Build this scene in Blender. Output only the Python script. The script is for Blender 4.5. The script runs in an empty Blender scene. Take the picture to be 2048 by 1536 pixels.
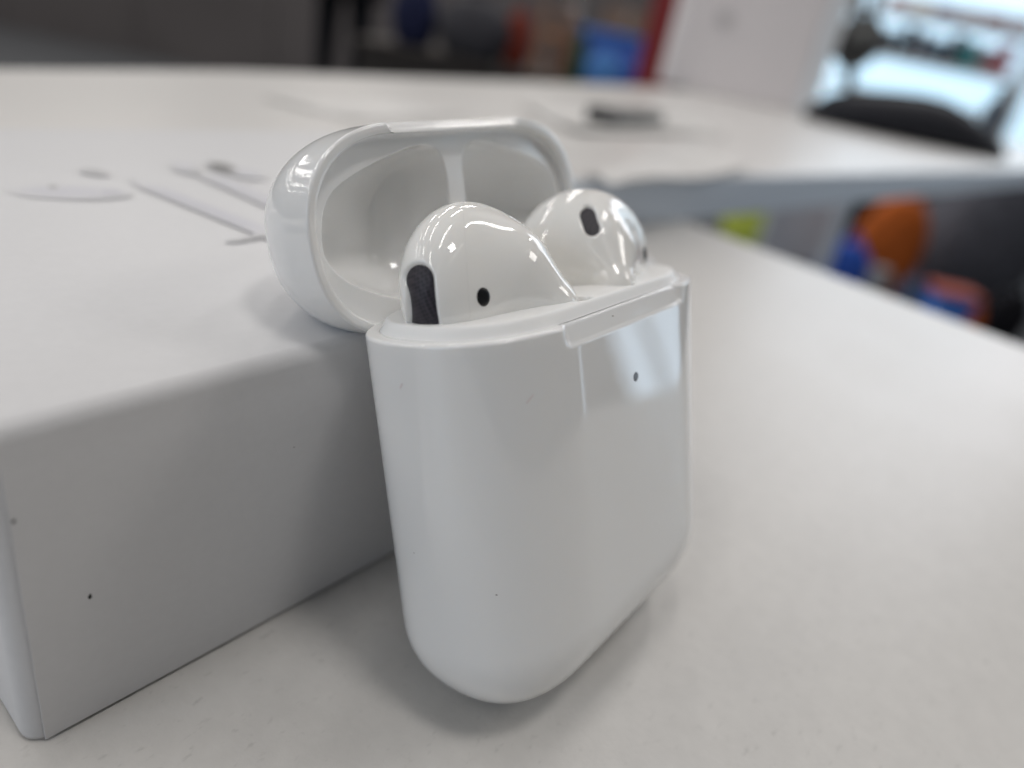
import bpy, bmesh, math, random
import numpy as np
from mathutils import Vector, Matrix
random.seed(7); rng = np.random.default_rng(7)
S = 0.001                                   # everything below is in millimetres, stored in metres
C = bpy.context.scene.collection
sc = bpy.context.scene
TH = math.radians(19.0)                     # the case leans back on the box by this much
DROP = 0.578                                # lifts the rounded bottom onto the table

# ------------------------------------------------------------------ camera
CAM = np.array([-63.565, -25.446, 66.342])
RC = np.array([[0.6079, -0.7724, 0.1839], [-0.2617, -0.4136, -0.8720], [0.7497, 0.4820, -0.4535]])  # right, down, forward
FPX = 1441.7
cam_d = bpy.data.cameras.new('camera'); cam = bpy.data.objects.new('camera', cam_d); C.objects.link(cam)
M = np.stack([RC[0], -RC[1], -RC[2]], 1)
u_, _, vt_ = np.linalg.svd(M); M = u_ @ vt_
cam.matrix_world = Matrix([[*M[0], CAM[0]*S], [*M[1], CAM[1]*S], [*M[2], CAM[2]*S], [0, 0, 0, 1]])
cam_d.sensor_width = 36; cam_d.sensor_fit = 'HORIZONTAL'; cam_d.lens = FPX * 36 / 2048
cam_d.clip_start = 0.002; cam_d.clip_end = 60
cam_d.dof.use_dof = True; cam_d.dof.focus_distance = 0.0685
cam_d.dof.aperture_fstop = cam_d.lens / 2.5
cam_d.dof.aperture_blades = 0
sc.camera = cam

# ------------------------------------------------------------------ world and lamps
w = bpy.data.worlds.new('World'); sc.world = w; w.use_nodes = True
w.node_tree.nodes['Background'].inputs[0].default_value = (0.93, 0.96, 1.0, 1)
w.node_tree.nodes['Background'].inputs[1].default_value = 0.05

def area(name, loc, size, power, color, target=None):
    l = bpy.data.lights.new(name, 'AREA'); l.shape = 'RECTANGLE'; l.size, l.size_y = size
    l.energy = power; l.color = color
    o = bpy.data.objects.new(name, l); C.objects.link(o); o.location = loc
    if target is not None:
        o.rotation_euler = (Vector(target) - Vector(loc)).to_track_quat('-Z', 'Y').to_euler()
    return o

# rows of ceiling tubes over the shop floor
for iy in range(5):
    for ix in range(6):
        x, y = -5.2 + 1.75*ix, -0.95 + 1.3*iy
        o = area('ceiling_tube', (x, y, 2.15), (1.35, 0.07), 5.2 if iy else 0.6, (1.0, 0.96, 0.925))
        o.rotation_euler = (0, 0, math.radians(24))
for dist, azs in ((5.0, (22, 36, 50, 66, 82, 98, 114, 130)), (7.0, (84, 95, 106, 117, 128)), (9.5, (86, 94, 102, 110, 118, 126)), (13.0, (86, 92, 98, 104, 110, 116))):
    for az in azs:                            # and on towards the back of the room
        o = area('ceiling_tube', (dist*math.cos(math.radians(az)), dist*math.sin(math.radians(az)), 2.15), (1.35, 0.12), 12, (1.0, 0.965, 0.92))
        o.rotation_euler = (0, 0, math.radians(24))
area('ceiling_panel', (0.05, -0.52, 2.15), (0.36, 0.36), 9.5, (1.0, 0.965, 0.93))
area('ceiling_panel', (1.95, -1.45, 2.0), (0.75, 0.6), 10.5, (1.0, 0.96, 0.92), (0, 0, 0))
# shop windows: the bright front beyond the desk, a glass door low at the right, a side window at the left
area('window_light', (6.2, 0.55, 1.9), (2.6, 2.4), 70, (0.90, 0.93, 1.0), (0, 0, 0))
for az, wd, p in ((-39.0, 0.10, 0.75), (-31.4, 0.13, 2.0), (-27.8, 0.20, 2.7), (-24.2, 0.16, 2.2)):
    area('glass_door_light', (3.2*math.cos(math.radians(az)), 3.2*math.sin(math.radians(az)), 0.35), (wd, 1.7), p, (0.66, 0.83, 1.0), (0, 0, 0.35))
area('window_light', (-2.6, 0.5, 0.7), (1.2, 1.0), 10, (0.62, 0.79, 1.0), (0, 0, 0))

sc.view_settings.view_transform = 'Standard'; sc.view_settings.look = 'None'
sc.view_settings.exposure = 0.08; sc.view_settings.gamma = 1.0
sc.render.engine = 'CYCLES'
try:
    sc.cycles.use_denoising = True; sc.cycles.denoiser = 'OPENIMAGEDENOISE'
    sc.cycles.max_bounces = 10; sc.cycles.diffuse_bounces = 6; sc.cycles.glossy_bounces = 5
    sc.cycles.sample_clamp_indirect = 6.0
except Exception:
    pass

# ------------------------------------------------------------------ materials
def mat(name, col, rough=0.5, spec=0.5, metal=0.0, emit=None, estr=0.0, noise=None, bump=None, sss=None, coat=0.0, ior=None):
    m = bpy.data.materials.new(name); m.use_nodes = True
    nt = m.node_tree; b = nt.nodes['Principled BSDF']
    b.inputs['Base Color'].default_value = (*col, 1); b.inputs['Roughness'].default_value = rough
    b.inputs['Specular IOR Level'].default_value = spec; b.inputs['Metallic'].default_value = metal
    b.inputs['Coat Weight'].default_value = coat; b.inputs['Coat Roughness'].default_value = 0.03
    if ior: b.inputs['IOR'].default_value = ior
    if emit:
        b.inputs['Emission Color'].default_value = (*emit, 1); b.inputs['Emission Strength'].default_value = estr
    if sss:
        b.inputs['Subsurface Weight'].default_value = sss[0]; b.inputs['Subsurface Radius'].default_value = (1.0, 0.9, 0.8)
        b.inputs['Subsurface Scale'].default_value = sss[1]
    tc = None
    if noise or bump:
        tc = nt.nodes.new('ShaderNodeTexCoord')
    if noise:                                # (scale, amount): slight tone variation of the stuff itself
        n = nt.nodes.new('ShaderNodeTexNoise'); n.inputs['Scale'].default_value = noise[0]; n.inputs['Detail'].default_value = 5
        nt.links.new(tc.outputs['Object'], n.inputs['Vector'])
        r = nt.nodes.new('ShaderNodeMapRange'); r.inputs['From Min'].default_value = 0.3; r.inputs['From Max'].default_value = 0.7
        r.inputs['To Min'].default_value = 1 - noise[1]; r.inputs['To Max'].default_value = 1 + noise[1]
        nt.links.new(n.outputs['Fac'], r.inputs['Value'])
        mx = nt.nodes.new('ShaderNodeVectorMath'); mx.operation = 'SCALE'; mx.inputs[0].default_value = col
        nt.links.new(r.outputs['Result'], mx.inputs['Scale']); nt.links.new(mx.outputs['Vector'], b.inputs['Base Color'])
    if bump:                                 # (scale, strength, distance)
        n2 = nt.nodes.new('ShaderNodeTexNoise'); n2.inputs['Scale'].default_value = bump[0]; n2.inputs['Detail'].default_value = 4
        nt.links.new(tc.outputs['Object'], n2.inputs['Vector'])
        bp = nt.nodes.new('ShaderNodeBump'); bp.inputs['Strength'].default_value = bump[1]; bp.inputs['Distance'].default_value = bump[2]
        nt.links.new(n2.outputs['Fac'], bp.inputs['Height']); nt.links.new(bp.outputs['Normal'], b.inputs['Normal'])
    return m

GLOSS = mat('glossy_white_plastic', (0.84, 0.84, 0.832), 0.045, 0.75, sss=(0.25, 0.0012), bump=(70, 0.02, 0.0004))
BUDW = mat('earbud_white_plastic', (0.87, 0.86, 0.83), 0.05, 0.65, sss=(0.25, 0.0010))
INNER = mat('satin_white_plastic', (0.84, 0.84, 0.83), 0.42, 0.4, sss=(0.2, 0.0010))
LINER = mat('lid_liner_white_plastic', (0.90, 0.90, 0.893), 0.10, 0.5, sss=(0.2, 0.0010))
BLACK = mat('black_acoustic_hole', (0.006, 0.006, 0.007), 0.35, 0.4)
LEDM = mat('grey_light_window', (0.14, 0.14, 0.15), 0.2, 0.5)
STEEL = mat('hinge_steel', (0.6, 0.6, 0.6), 0.25, 0.5, metal=1.0)
CARD = mat('white_box_card', (0.68, 0.68, 0.69), 0.42, 0.35, noise=(900, 0.012), bump=(2600, 0.05, 0.0002))
SEAM = mat('box_wrap_edge', (0.72, 0.72, 0.73), 0.5, 0.3)
LAM = mat('white_laminate', (0.59, 0.574, 0.550), 0.36, 0.5, noise=(420, 0.03), bump=(1500, 0.12, 0.0004))
def add_flecks(m, amount):
    nt = m.node_tree; b = nt.nodes['Principled BSDF']; src = b.inputs['Base Color'].links[0].from_socket
    tc = nt.nodes.new('ShaderNodeTexCoord'); mp = nt.nodes.new('ShaderNodeMapping'); mp.inputs['Rotation'].default_value = (0, 0, 0.9); mp.inputs['Scale'].default_value = (1, 2.2, 1)
    n = nt.nodes.new('ShaderNodeTexNoise'); n.inputs['Scale'].default_value = 520; n.inputs['Detail'].default_value = 3
    n2 = nt.nodes.new('ShaderNodeTexNoise'); n2.inputs['Scale'].default_value = 45
    nt.links.new(tc.outputs['Object'], mp.inputs['Vector']); nt.links.new(mp.outputs['Vector'], n.inputs['Vector']); nt.links.new(tc.outputs['Object'], n2.inputs['Vector'])
    r = nt.nodes.new('ShaderNodeMapRange'); r.inputs['From Min'].default_value = 0.62; r.inputs['From Max'].default_value = 0.74; r.inputs['To Min'].default_value = 0; r.inputs['To Max'].default_value = amount
    nt.links.new(n.outputs['Fac'], r.inputs['Value'])
    mu = nt.nodes.new('ShaderNodeMath'); mu.operation = 'MULTIPLY'; nt.links.new(r.outputs['Result'], mu.inputs[0]); nt.links.new(n2.outputs['Fac'], mu.inputs[1])
    mx = nt.nodes.new('ShaderNodeMix'); mx.data_type = 'RGBA'; mx.inputs[7].default_value = (0.12, 0.115, 0.11, 1)
    nt.links.new(mu.outputs[0], mx.inputs[0]); nt.links.new(src, mx.inputs[6]); nt.links.new(mx.outputs[2], b.inputs['Base Color'])
    r2 = nt.nodes.new('ShaderNodeMapRange'); r2.inputs['To Min'].default_value = 0.34; r2.inputs['To Max'].default_value = 0.40
    nt.links.new(n2.outputs['Fac'], r2.inputs['Value']); nt.links.new(r2.outputs['Result'], b.inputs['Roughness'])
add_flecks(LAM, 0.32)
LAM2 = mat('raised_white_laminate', (0.70, 0.685, 0.665), 0.32, 0.5, noise=(9, 0.02), bump=(1500, 0.1, 0.0004))
BAND = mat('grey_blue_edge_strip', (0.68, 0.74, 0.82), 0.4, 0.4)
FLECK = mat('dark_fleck', (0.02, 0.02, 0.02), 0.7)

def mesh_mat():                               # woven acoustic cloth of the grille
    m = mat('grille_cloth', (0.02, 0.02, 0.025), 0.5, 0.4)
    nt = m.node_tree; b = nt.nodes['Principled BSDF']
    tc = nt.nodes.new('ShaderNodeTexCoord'); mp = nt.nodes.new('ShaderNodeMapping')
    mp.inputs['Rotation'].default_value = (0.3, 0.15, 0.2)
    vo = nt.nodes.new('ShaderNodeTexVoronoi'); vo.inputs['Scale'].default_value = 2900; vo.inputs['Randomness'].default_value = 0.15
    nt.links.new(tc.outputs['Object'], mp.inputs['Vector']); nt.links.new(mp.outputs['Vector'], vo.inputs['Vector'])
    cr = nt.nodes.new('ShaderNodeValToRGB'); cr.color_ramp.elements[0].position = 0.25; cr.color_ramp.elements[0].color = (0.012, 0.011, 0.016, 1)
    cr.color_ramp.elements[1].position = 0.75; cr.color_ramp.elements[1].color = (0.045, 0.038, 0.05, 1)
    nt.links.new(vo.outputs['Distance'], cr.inputs['Fac']); nt.links.new(cr.outputs['Color'], b.inputs['Base Color'])
    bp = nt.nodes.new('ShaderNodeBump'); bp.inputs['Strength'].default_value = 0.6; bp.inputs['Distance'].default_value = 0.00005
    nt.links.new(vo.outputs['Distance'], bp.inputs['Height']); nt.links.new(bp.outputs['Normal'], b.inputs['Normal'])
    return m
CLOTH = mesh_mat()

# ------------------------------------------------------------------ helpers
def link(name, me, m, parent=None, smooth=True):
    o = bpy.data.objects.new(name, me); C.objects.link(o)
    if m is not None and not me.materials: me.materials.append(m)
    if smooth and len(me.polygons): me.polygons.foreach_set('use_smooth', [True]*len(me.polygons))
    if parent is not None: o.parent = parent
    return o

def from_arrays(name, V, F, m, parent=None, smooth=True):
    me = bpy.data.meshes.new(name)
    me.from_pydata((np.asarray(V, float)*S).tolist(), [], F); me.update()
    return link(name, me, m, parent, smooth)

def grid(name, rows, m, parent=None, closed=True, flip=False, cap0=False, cap1=False, smooth=True, tf=None, autos=None):
    """rows: (nr, nc, 3) points; neighbouring rows are joined with quads"""
    R_ = np.asarray(rows, float); nr, nc = R_.shape[:2]
    V = R_.reshape(-1, 3)
    F = []
    for i in range(nr-1):
        for j in range(nc if closed else nc-1):
            k = (j+1) % nc
            q = (i*nc+j, i*nc+k, (i+1)*nc+k, (i+1)*nc+j)
            F.append(q[::-1] if flip else q)
    if cap0: F.append(tuple(range(nc)) if flip else tuple(range(nc))[::-1])
    if cap1: F.append(tuple(range((nr-1)*nc, nr*nc))[::-1] if flip else tuple(range((nr-1)*nc, nr*nc)))
    me = bpy.data.meshes.new(name); me.from_pydata((V*S).tolist(), [], F); me.update()
    bm = bmesh.new(); bm.from_mesh(me); bmesh.ops.remove_doubles(bm, verts=bm.verts, dist=2e-7)
    bmesh.ops.dissolve_degenerate(bm, dist=1e-8, edges=bm.edges)
    bm.to_mesh(me); bm.free()
    o = link(name, me, m, parent, smooth)
    return o

def box_bm(bm, lo, hi, bev=0.0, seg=2):
    lo, hi = np.array(lo, float)*S, np.array(hi, float)*S
    vs = [bm.verts.new((x, y, z)) for x in (lo[0], hi[0]) for y in (lo[1], hi[1]) for z in (lo[2], hi[2])]
    fs = [(0, 1, 3, 2), (4, 6, 7, 5), (0, 4, 5, 1), (2, 3, 7, 6), (0, 2, 6, 4), (1, 5, 7, 3)]
    fa = [bm.faces.new([vs[i] for i in f]) for f in fs]
    if bev:
        es = list({e for f in fa for e in f.edges})
        bmesh.ops.bevel(bm, geom=es, offset=bev*S, segments=seg, profile=0.5, affect='EDGES')

def tube_bm(bm, pts, rad, n=12, cap=True):
    pts = [np.array(p, float) for p in pts]; rad = rad if hasattr(rad, '__len__') else [rad]*len(pts)
    rings = []
    for i, p in enumerate(pts):
        t = pts[min(i+1, len(pts)-1)] - pts[max(i-1, 0)]; t = t/np.linalg.norm(t)
        a = np.cross(t, [0, 0, 1.0]) if abs(t[2]) < .9 else np.cross(t, [1.0, 0, 0]); a /= np.linalg.norm(a); b = np.cross(t, a)
        rings.append([bm.verts.new(tuple((p + rad[i]*(math.cos(2*math.pi*k/n)*a + math.sin(2*math.pi*k/n)*b))*S)) for k in range(n)])
    for r0, r1 in zip(rings, rings[1:]):
        for k in range(n): bm.faces.new((r0[k], r0[(k+1) % n], r1[(k+1) % n], r1[k]))
    if cap: bm.faces.new(rings[0][::-1]); bm.faces.new(rings[-1])

def bobj(name, bm, m, parent=None, smooth=False):
    bmesh.ops.recalc_face_normals(bm, faces=bm.faces)
    me = bpy.data.meshes.new(name); bm.to_mesh(me); bm.free()
    return link(name, me, m, parent, smooth)

def tag(o, label=None, cat=None, group=None, kind=None):
    if label: o['label'] = label
    if cat: o['category'] = cat
    if group: o['group'] = group
    if kind: o['kind'] = kind
    return o

def thing(name, label, cat, loc=(0, 0, 0), rot=(0, 0, 0), group=None):
    o = bpy.data.objects.new(name, None); o.empty_display_size = 0.01; C.objects.link(o)
    o.location = [v*S for v in loc]; o.rotation_euler = rot
    return tag(o, label, cat, group)

def at_z(px, z):                              # photo pixel -> point on the level plane z
    d = RC.T @ np.array([(px[0]-1024)/FPX, (px[1]-768)/FPX, 1.0]); return CAM + d*((z-CAM[2])/d[2])
def at_d(px, depth):                          # photo pixel -> point at that distance along the view axis
    return CAM + RC.T @ np.array([(px[0]-1024)/FPX, (px[1]-768)/FPX, 1.0])*depth
sst = lambda x: (lambda t: t*t*(3-2*t))(np.clip(x, 0, 1))

# ------------------------------------------------------------------ near desk and raised desk behind it
def slab(name, poly, z0, z1, m, parent, bev=1.2):
    bm = bmesh.new()
    a = [bm.verts.new((x*S, y*S, z0*S)) for x, y in poly]; b = [bm.verts.new((x*S, y*S, z1*S)) for x, y in poly]
    n = len(poly)
    bm.faces.new(a[::-1]); top = bm.faces.new(b)
    for i in range(n): bm.faces.new((a[i], a[(i+1) % n], b[(i+1) % n], b[i]))
    bmesh.ops.bevel(bm, geom=list(top.edges), offset=bev*S, segments=3, profile=0.5, affect='EDGES')
    return bobj(name, bm, m, parent)

dk = thing('desk', 'white laminate desk top with fine speckle under the charging case and box', 'desk', (0, 0, -25))
near = slab('tabletop', [(-520, -420), (182, -420), (222, -36), (238.5, 118), (-520, 210)], 0.0, 25.0, LAM, dk)
for x, y in ((-460, -360), (120, -360), (190, 60), (-460, 150)):
    bm = bmesh.new(); box_bm(bm, (x-20, y-20, -800), (x+20, y+20, -0.3), 3); bobj('leg', bm, BAND, dk)

rd = thing('raised_desk', 'white desk standing slightly higher behind the near desk, grey-blue front edge', 'desk', (0, 0, 0))
fe = lambda x: 97.4 - (x-236.7)*0.1226        # its front edge line
far = [(-520, 120), (-380, 165), (-200, 205), (-80, 228), (33, 248), (143, 280), (374, 317), (660, 366), (1000, 396), (1400, 412), (1750, 440)]
poly = [(-520, fe(-520)+1.2), (1750, fe(1750)+1.2)] + [(x, y+8) for x, y in far[::-1] if y > fe(x)+20]
slab('tabletop', poly, 0.3, 19.0, LAM2, rd, 1.5)
bm = bmesh.new()
v = [bm.verts.new((x*S, (fe(x)+dy)*S, z*S)) for x in (-520, 1750) for dy in (-0.8, 1.2) for z in (0.5, 18.2)]
for f in [(0, 1, 3, 2), (4, 6, 7, 5), (0, 4, 5, 1), (2, 3, 7, 6), (0, 2, 6, 4), (1, 5, 7, 3)]: bm.faces.new([v[i] for i in f])
bobj('edge_strip', bm, BAND, rd)
for x, y in ((1660, 330), (-380, 158), (250, 250)):
    bm = bmesh.new(); box_bm(bm, (x-14, y-14, -825), (x+14, y+14, 0.1), 3); bobj('leg', bm, BAND, rd)

# ------------------------------------------------------------------ product box
BH = 34.0
bx = thing('product_box', 'white cardboard product box the open charging case leans against', 'box', (-50.0, 25.9, 0), (0, 0, math.radians(-2.6)))
BW, BD = 97.0, 90.0
def rrect(x0, y0, x1, y1, r, n=6):
    o = []
    for cx, cy, a0 in ((x0+r, y0+r, 180), (x1-r, y0+r, 270), (x1-r, y1-r, 0), (x0+r, y1-r, 90)):
        for k in range(n+1):
            a = math.radians(a0 + 90*k/n); o.append((cx + r*math.cos(a), cy + r*math.sin(a)))
    return o
rows = []
for z, ins in [(0.35, 0.35), (0.0+0.12, 0.7)][::-1] + [(0.35, 0.12), (0.9, 0.0), (8, 0), (16, 0), (24, 0), (BH-1.5, 0)] + \
        [(BH-1.5+1.5*math.sin(a), 1.5*(1-math.cos(a))) for a in np.linspace(0.2, math.pi/2, 7)]:
    rows.append([(x, y, z) for x, y in rrect(ins, ins, BW-ins, BD-ins, max(1.9-ins, 0.3))])
grid('carton', [[(x, y, z + (0.6*float(sst(x/55.0)) - 0.25)*z/BH) for x, y, z in r] for r in rows], CARD, bx, cap0=True, cap1=True)
# wrap paper of the front side, its cut edge ends just past the near corner
fl = []
for x in np.linspace(1.3, BW-1.3, 40):
    fl.append([(x + (0.10*math.sin(x*1.7) if x < 3 else 0), -0.22 + 0.235*float(sst((z-(BH-7))/5.5)), z + (0.6*float(sst(x/55.0)) - 0.25)*z/BH) for z in np.linspace(0.5, BH-1.5, 18)])
F0 = np.array(fl); F1 = F0 + [0, 0.19, 0]
nn, mm = F0.shape[:2]
V = np.concatenate([F0.reshape(-1, 3), F1.reshape(-1, 3)]); F = []
for i in range(nn-1):
    for j in range(mm-1):
        F.append((i*mm+j, (i+1)*mm+j, (i+1)*mm+j+1, i*mm+j+1))
for j in range(mm-1):
    F.append((j, j+1, nn*mm+j+1, nn*mm+j)); a = (nn-1)*mm
    F.append((a+j+1, a+j, nn*mm+a+j, nn*mm+a+j+1))
for i in range(nn-1):
    F.append(((i+1)*mm, i*mm, nn*mm+i*mm, nn*mm+(i+1)*mm)); a = mm-1
    F.append((i*mm+a, (i+1)*mm+a, nn*mm+(i+1)*mm+a, nn*mm+i*mm+a))
from_arrays('front_wrap', V, F, CARD, bx, smooth=False)
BM = np.array([[math.cos(math.radians(-2.6)), -math.sin(math.radians(-2.6))], [math.sin(math.radians(-2.6)), math.cos(math.radians(-2.6))]])
def on_box_top(px, dz):
    p = at_z(px, BH); q = BM.T @ (p[:2] - np.array([-50.0, 25.9])); return (q[0], q[1], BH + 0.6*float(sst(q[0]/55.0)) - 0.25 + dz)
def blob(cx, cy, a, b, rot=0, n=28, a0=0, a1=360):
    r = math.radians(rot)
    return [(cx + a*math.cos(t)*math.cos(r) - b*math.sin(t)*math.sin(r), cy + a*math.cos(t)*math.sin(r) + b*math.sin(t)*math.cos(r)) for t in np.radians(np.linspace(a0, a1, n, endpoint=(a1-a0 < 359)))]
INKS = {}
def ink(c, f):
    k = (c, round(f, 2))
    if k not in INKS:
        card = np.array((0.68, 0.68, 0.69)); v = card*(1-f) + np.array(c)*f
        INKS[k] = mat('print_ink', tuple(v), 0.42, 0.35)
    return INKS[k]
LAV = (0.56, 0.56, 0.615); LAV2 = (0.49, 0.49, 0.555); MID = (0.40, 0.40, 0.41); DRK = (0.035, 0.03, 0.025)
def soft_print(name, pxs, c, strength, dz, steps=5, wide=0.5):
    """printed tone that fades out at its rim: nested flat prints, each a little smaller and stronger"""
    P0 = np.array(pxs, float); cen = P0.mean(0)
    V, F, me_m = [], [], []
    for k in range(steps):
        q = cen + (P0-cen)*(1 + wide*(0.5 - k/(steps-1)))
        b = len(V); V += [on_box_top(p, dz + 0.004*k) for p in q]; F.append(tuple(range(b, len(V))))
    me = bpy.data.meshes.new(name); me.from_pydata((np.array(V)*S).tolist(), [], F); me.update()
    for k in range(steps): me.materials.append(ink(c, 0.82*strength*(k+1)/steps)); me.polygons[k].material_index = k
    link(name, me, None, bx, smooth=False)
# first printed earbud: head, microphone dot, grey vent, stem
soft_print('printed_earbud_head', blob(140, 385, 100, 12, 2), LAV, 0.75, 0.022)
soft_print('printed_dot', blob(106, 375, 11, 4, 5), MID, 1.0, 0.045)
soft_print('printed_vent', blob(188, 346, 25, 5.5, 8), MID, 0.75, 0.04)
soft_print('printed_tail', blob(222, 387, 24, 5, 3), LAV2, 0.8, 0.05)
soft_print('printed_stem', [(285, 371), (330, 380), (545, 463), (520, 474), (300, 384)], LAV, 0.9, 0.025)
soft_print('printed_stem_foot', [(455, 483), (470, 481), (540, 467), (556, 470), (530, 477), (480, 486), (457, 486)], MID, 0.5, 0.05, 4, 0.3)
# second printed earbud, half behind the lid
soft_print('printed_earbud_head', blob(370, 338, 24, 9, 12), LAV, 0.5, 0.022)
soft_print('printed_earbud_head', blob(488, 350, 36, 8, 10), LAV, 0.7, 0.024)
soft_print('printed_vent', blob(444, 339, 28, 7.5, 12), DRK, 0.9, 0.045)
soft_print('printed_dot', blob(393, 348, 9, 3, 10), MID, 0.6, 0.06)
soft_print('printed_stem', [(410, 357), (440, 356), (580, 415), (580, 436), (425, 368)], LAV, 0.7, 0.03)
def on_box_front(px):
    d = RC.T @ np.array([(px[0]-1024)/FPX, (px[1]-768)/FPX, 1.0])
    o2 = BM.T @ (CAM[:2] - np.array([-50.0, 25.9])); d2 = BM.T @ d[:2]
    t = (-0.22 - o2[1])/d2[1]; return (o2[0] + d2[0]*t, CAM[2] + d[2]*t)
for px, rx, rz in (((180, 1193), 0.16, 0.27), ((27, 1043), 0.14, 0.18), ((588, 894), 0.04, 0.06)):
    x, z = on_box_front(px); r = []
    for k, f in enumerate((1.0, 0.75, 0.0)):
        r.append([(x + f*rx*(1+0.25*math.sin(3*a+px[0]))*math.cos(a), -0.225-0.05*k, z + f*rz*(1+0.2*math.sin(2*a+px[1]))*math.sin(a)) for a in np.linspace(0, 2*math.pi, 12, endpoint=False)])
    grid('fleck', r, FLECK, bx)

# ------------------------------------------------------------------ charging case (built in its own upright frame, then leaned back)
A0, B0 = 44.3/2, 21.3/2; HW = A0 - B0; H = 41.13
case = thing('earbud_charging_case', 'glossy white earbud charging case with its lid open, leaning on the box', 'charging case', (0, 0, DROP), (-TH, 0, 0))

KB = 2.6; SE = 2.0/2.36                        # plan: segment of half length HW-KB, rounded by a soft superellipse
def stadium(nc=96, nf=150, nb=60):
    """(base x, shape x, shape y, normal x, normal y) round the plan outline, counter-clockwise from the back left"""
    def se(a, bx):
        c, s_ = math.cos(a), math.sin(a)
        x = (B0+KB)*math.copysign(abs(c)**SE, c); y = B0*math.copysign(abs(s_)**SE, s_)
        nx = math.copysign(abs(c)**(2-SE), c)/(B0+KB); ny = math.copysign(abs(s_)**(2-SE), s_)/B0; l = math.hypot(nx, ny)
        return (bx, x, y, nx/l, ny/l)
    o = []; h = HW-KB
    for a in np.linspace(math.pi/2, 1.5*math.pi, nc, endpoint=False): o.append(se(a, -h))
    for x in np.linspace(-h, h, nf, endpoint=False): o.append((x, 0.0, -B0, 0.0, -1.0))
    for a in np.linspace(-math.pi/2, math.pi/2, nc, endpoint=False): o.append(se(a, h))
    for x in np.linspace(h, -h, nb, endpoint=False): o.append((x, 0.0, B0, 0.0, 1.0))
    return np.array(o)
ST = stadium()
def ring(z, s=1.0, ins=0.0, kx=1.0):
    kx = kx*(HW-KB*s)/(HW-KB)
    k = np.clip(1 - ins/B0, 0, 1)              # far inside, shrink towards the middle line instead of crossing it
    t = min(1.0, ins/4.0)
    off = np.stack([ST[:, 1]*s - ins*ST[:, 3], ST[:, 2]*s - ins*ST[:, 4]], 1)*(1-t) + np.stack([ST[:, 1], ST[:, 2]], 1)*s*k*t
    return np.stack([ST[:, 0]*kx + off[:, 0], off[:, 1], np.full(len(ST), z)], 1)
def notch(P, zr, depth, wid, fade, amt=1.0):
    """finger lip: pushes the front wall in near the rim; zr = distance below the rim"""
    P = P.copy(); fr = (ST[:, 4] < -0.55)
    rr = 1.15
    qx = np.abs(P[:, 0]) - (wid-rr); qz = zr - (depth-rr)
    sd = np.hypot(np.maximum(qx, 0), np.maximum(qz, 0)) + np.minimum(np.maximum(qx, qz), 0) - rr
    d = sst(-sd/0.45)*(0.10 + 0.92*np.clip(1-zr/depth, 0, 1))*fade*fr*amt
    P[:, 1] += d
    return P
RV = 10.3
rows = []
for a in np.linspace(math.pi/2, 0, 26): rows.append(ring(RV*(1-math.sin(a)), math.cos(a), 0, 1-0.06*(1-math.cos(a))))
for z in np.linspace(RV, H-3.2, 18)[1:]: rows.append(ring(z))
for z in np.linspace(H-3.2, H-0.3, 30)[1:]: rows.append(notch(ring(z), H-z, 2.15, 11.9, 1.0))
for a in np.linspace(0.25, math.pi/2, 5): rows.append(notch(ring(H-0.3+0.3*math.sin(a), 1, 0.3*(1-math.cos(a))), 0.3-0.3*math.sin(a), 2.15, 11.9, 1.0))
for ins in (0.45, 0.8, 1.1, 1.3): rows.append(notch(ring(H, 1, ins), 0, 2.15, 11.9, max(0, 1-(ins-0.3)/0.9)))
rows.append(ring(H-0.25, 1, 1.34)); rows.append(ring(H-0.9, 1, 1.36)); rows.append(ring(H-2.5, 1, 1.38))
body = grid('body', rows, GLOSS, case)

# inner tray: raised lip and plateau with the two stem slots
def slot(x, y):
    d = 1e9
    for sx in (-1, 1):
        a = np.array([sx*5.6, -4.2]); b = np.array([sx*4.55, -7.15]); pa = np.stack([x, y], -1) - a; ba = b - a
        h = np.clip((pa @ ba)/(ba @ ba), 0, 1)
        d = np.minimum(d, np.linalg.norm(pa - h[..., None]*ba, axis=-1) - 1.12)
    return d
LIP = 1.12
rows = [ring(H-2.0, 1, 1.30), ring(H-0.25, 1, 1.30)]
for t in np.linspace(0, 1, 10): rows.append(ring(H-0.05 + (LIP+0.05)*float(sst(t))**0.85, 1, 1.28 + 0.80*t))
for ins in np.concatenate([np.linspace(2.16, 9.0, 52), np.linspace(9.3, B0, 5)]):
    P = ring(H+LIP, 1, ins)
    d = slot(P[:, 0], P[:, 1])
    P[:, 2] += -6.5*sst((0.12-d)/0.42) - 0.10*sst((0.5-d)/0.5)
    rows.append(P)
grid('tray', rows, INNER, case)
# status light in the front wall
def disc(name, c, nrm, rx, rz, m, parent, dome=0.02, e1=None):
    nrm = np.array(nrm, float)/np.linalg.norm(nrm)
    e1 = np.array(e1 if e1 is not None else (1, 0, 0), float); e1 -= nrm*(e1 @ nrm); e1 /= np.linalg.norm(e1); e2 = np.cross(nrm, e1)
    r = [[np.array(c) + f*rx*math.cos(a)*e1 + f*rz*math.sin(a)*e2 + nrm*h for a in np.linspace(0, 2*math.pi, 24, endpoint=False)] for f, h in ((1.0, -0.05), (1.0, dome), (0.75, dome*1.3), (0.0, dome*1.4))]
    return grid(name, r, m, parent)
disc('status_light', (0, -B0, H-7.7), (0, -1, 0), 0.42, 0.42, LEDM, case, 0.015)
disc('light_hole_edge', (0.08, -B0, H-7.7), (0, -1, 0), 0.50, 0.50, BLACK, case, 0.008)
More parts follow.
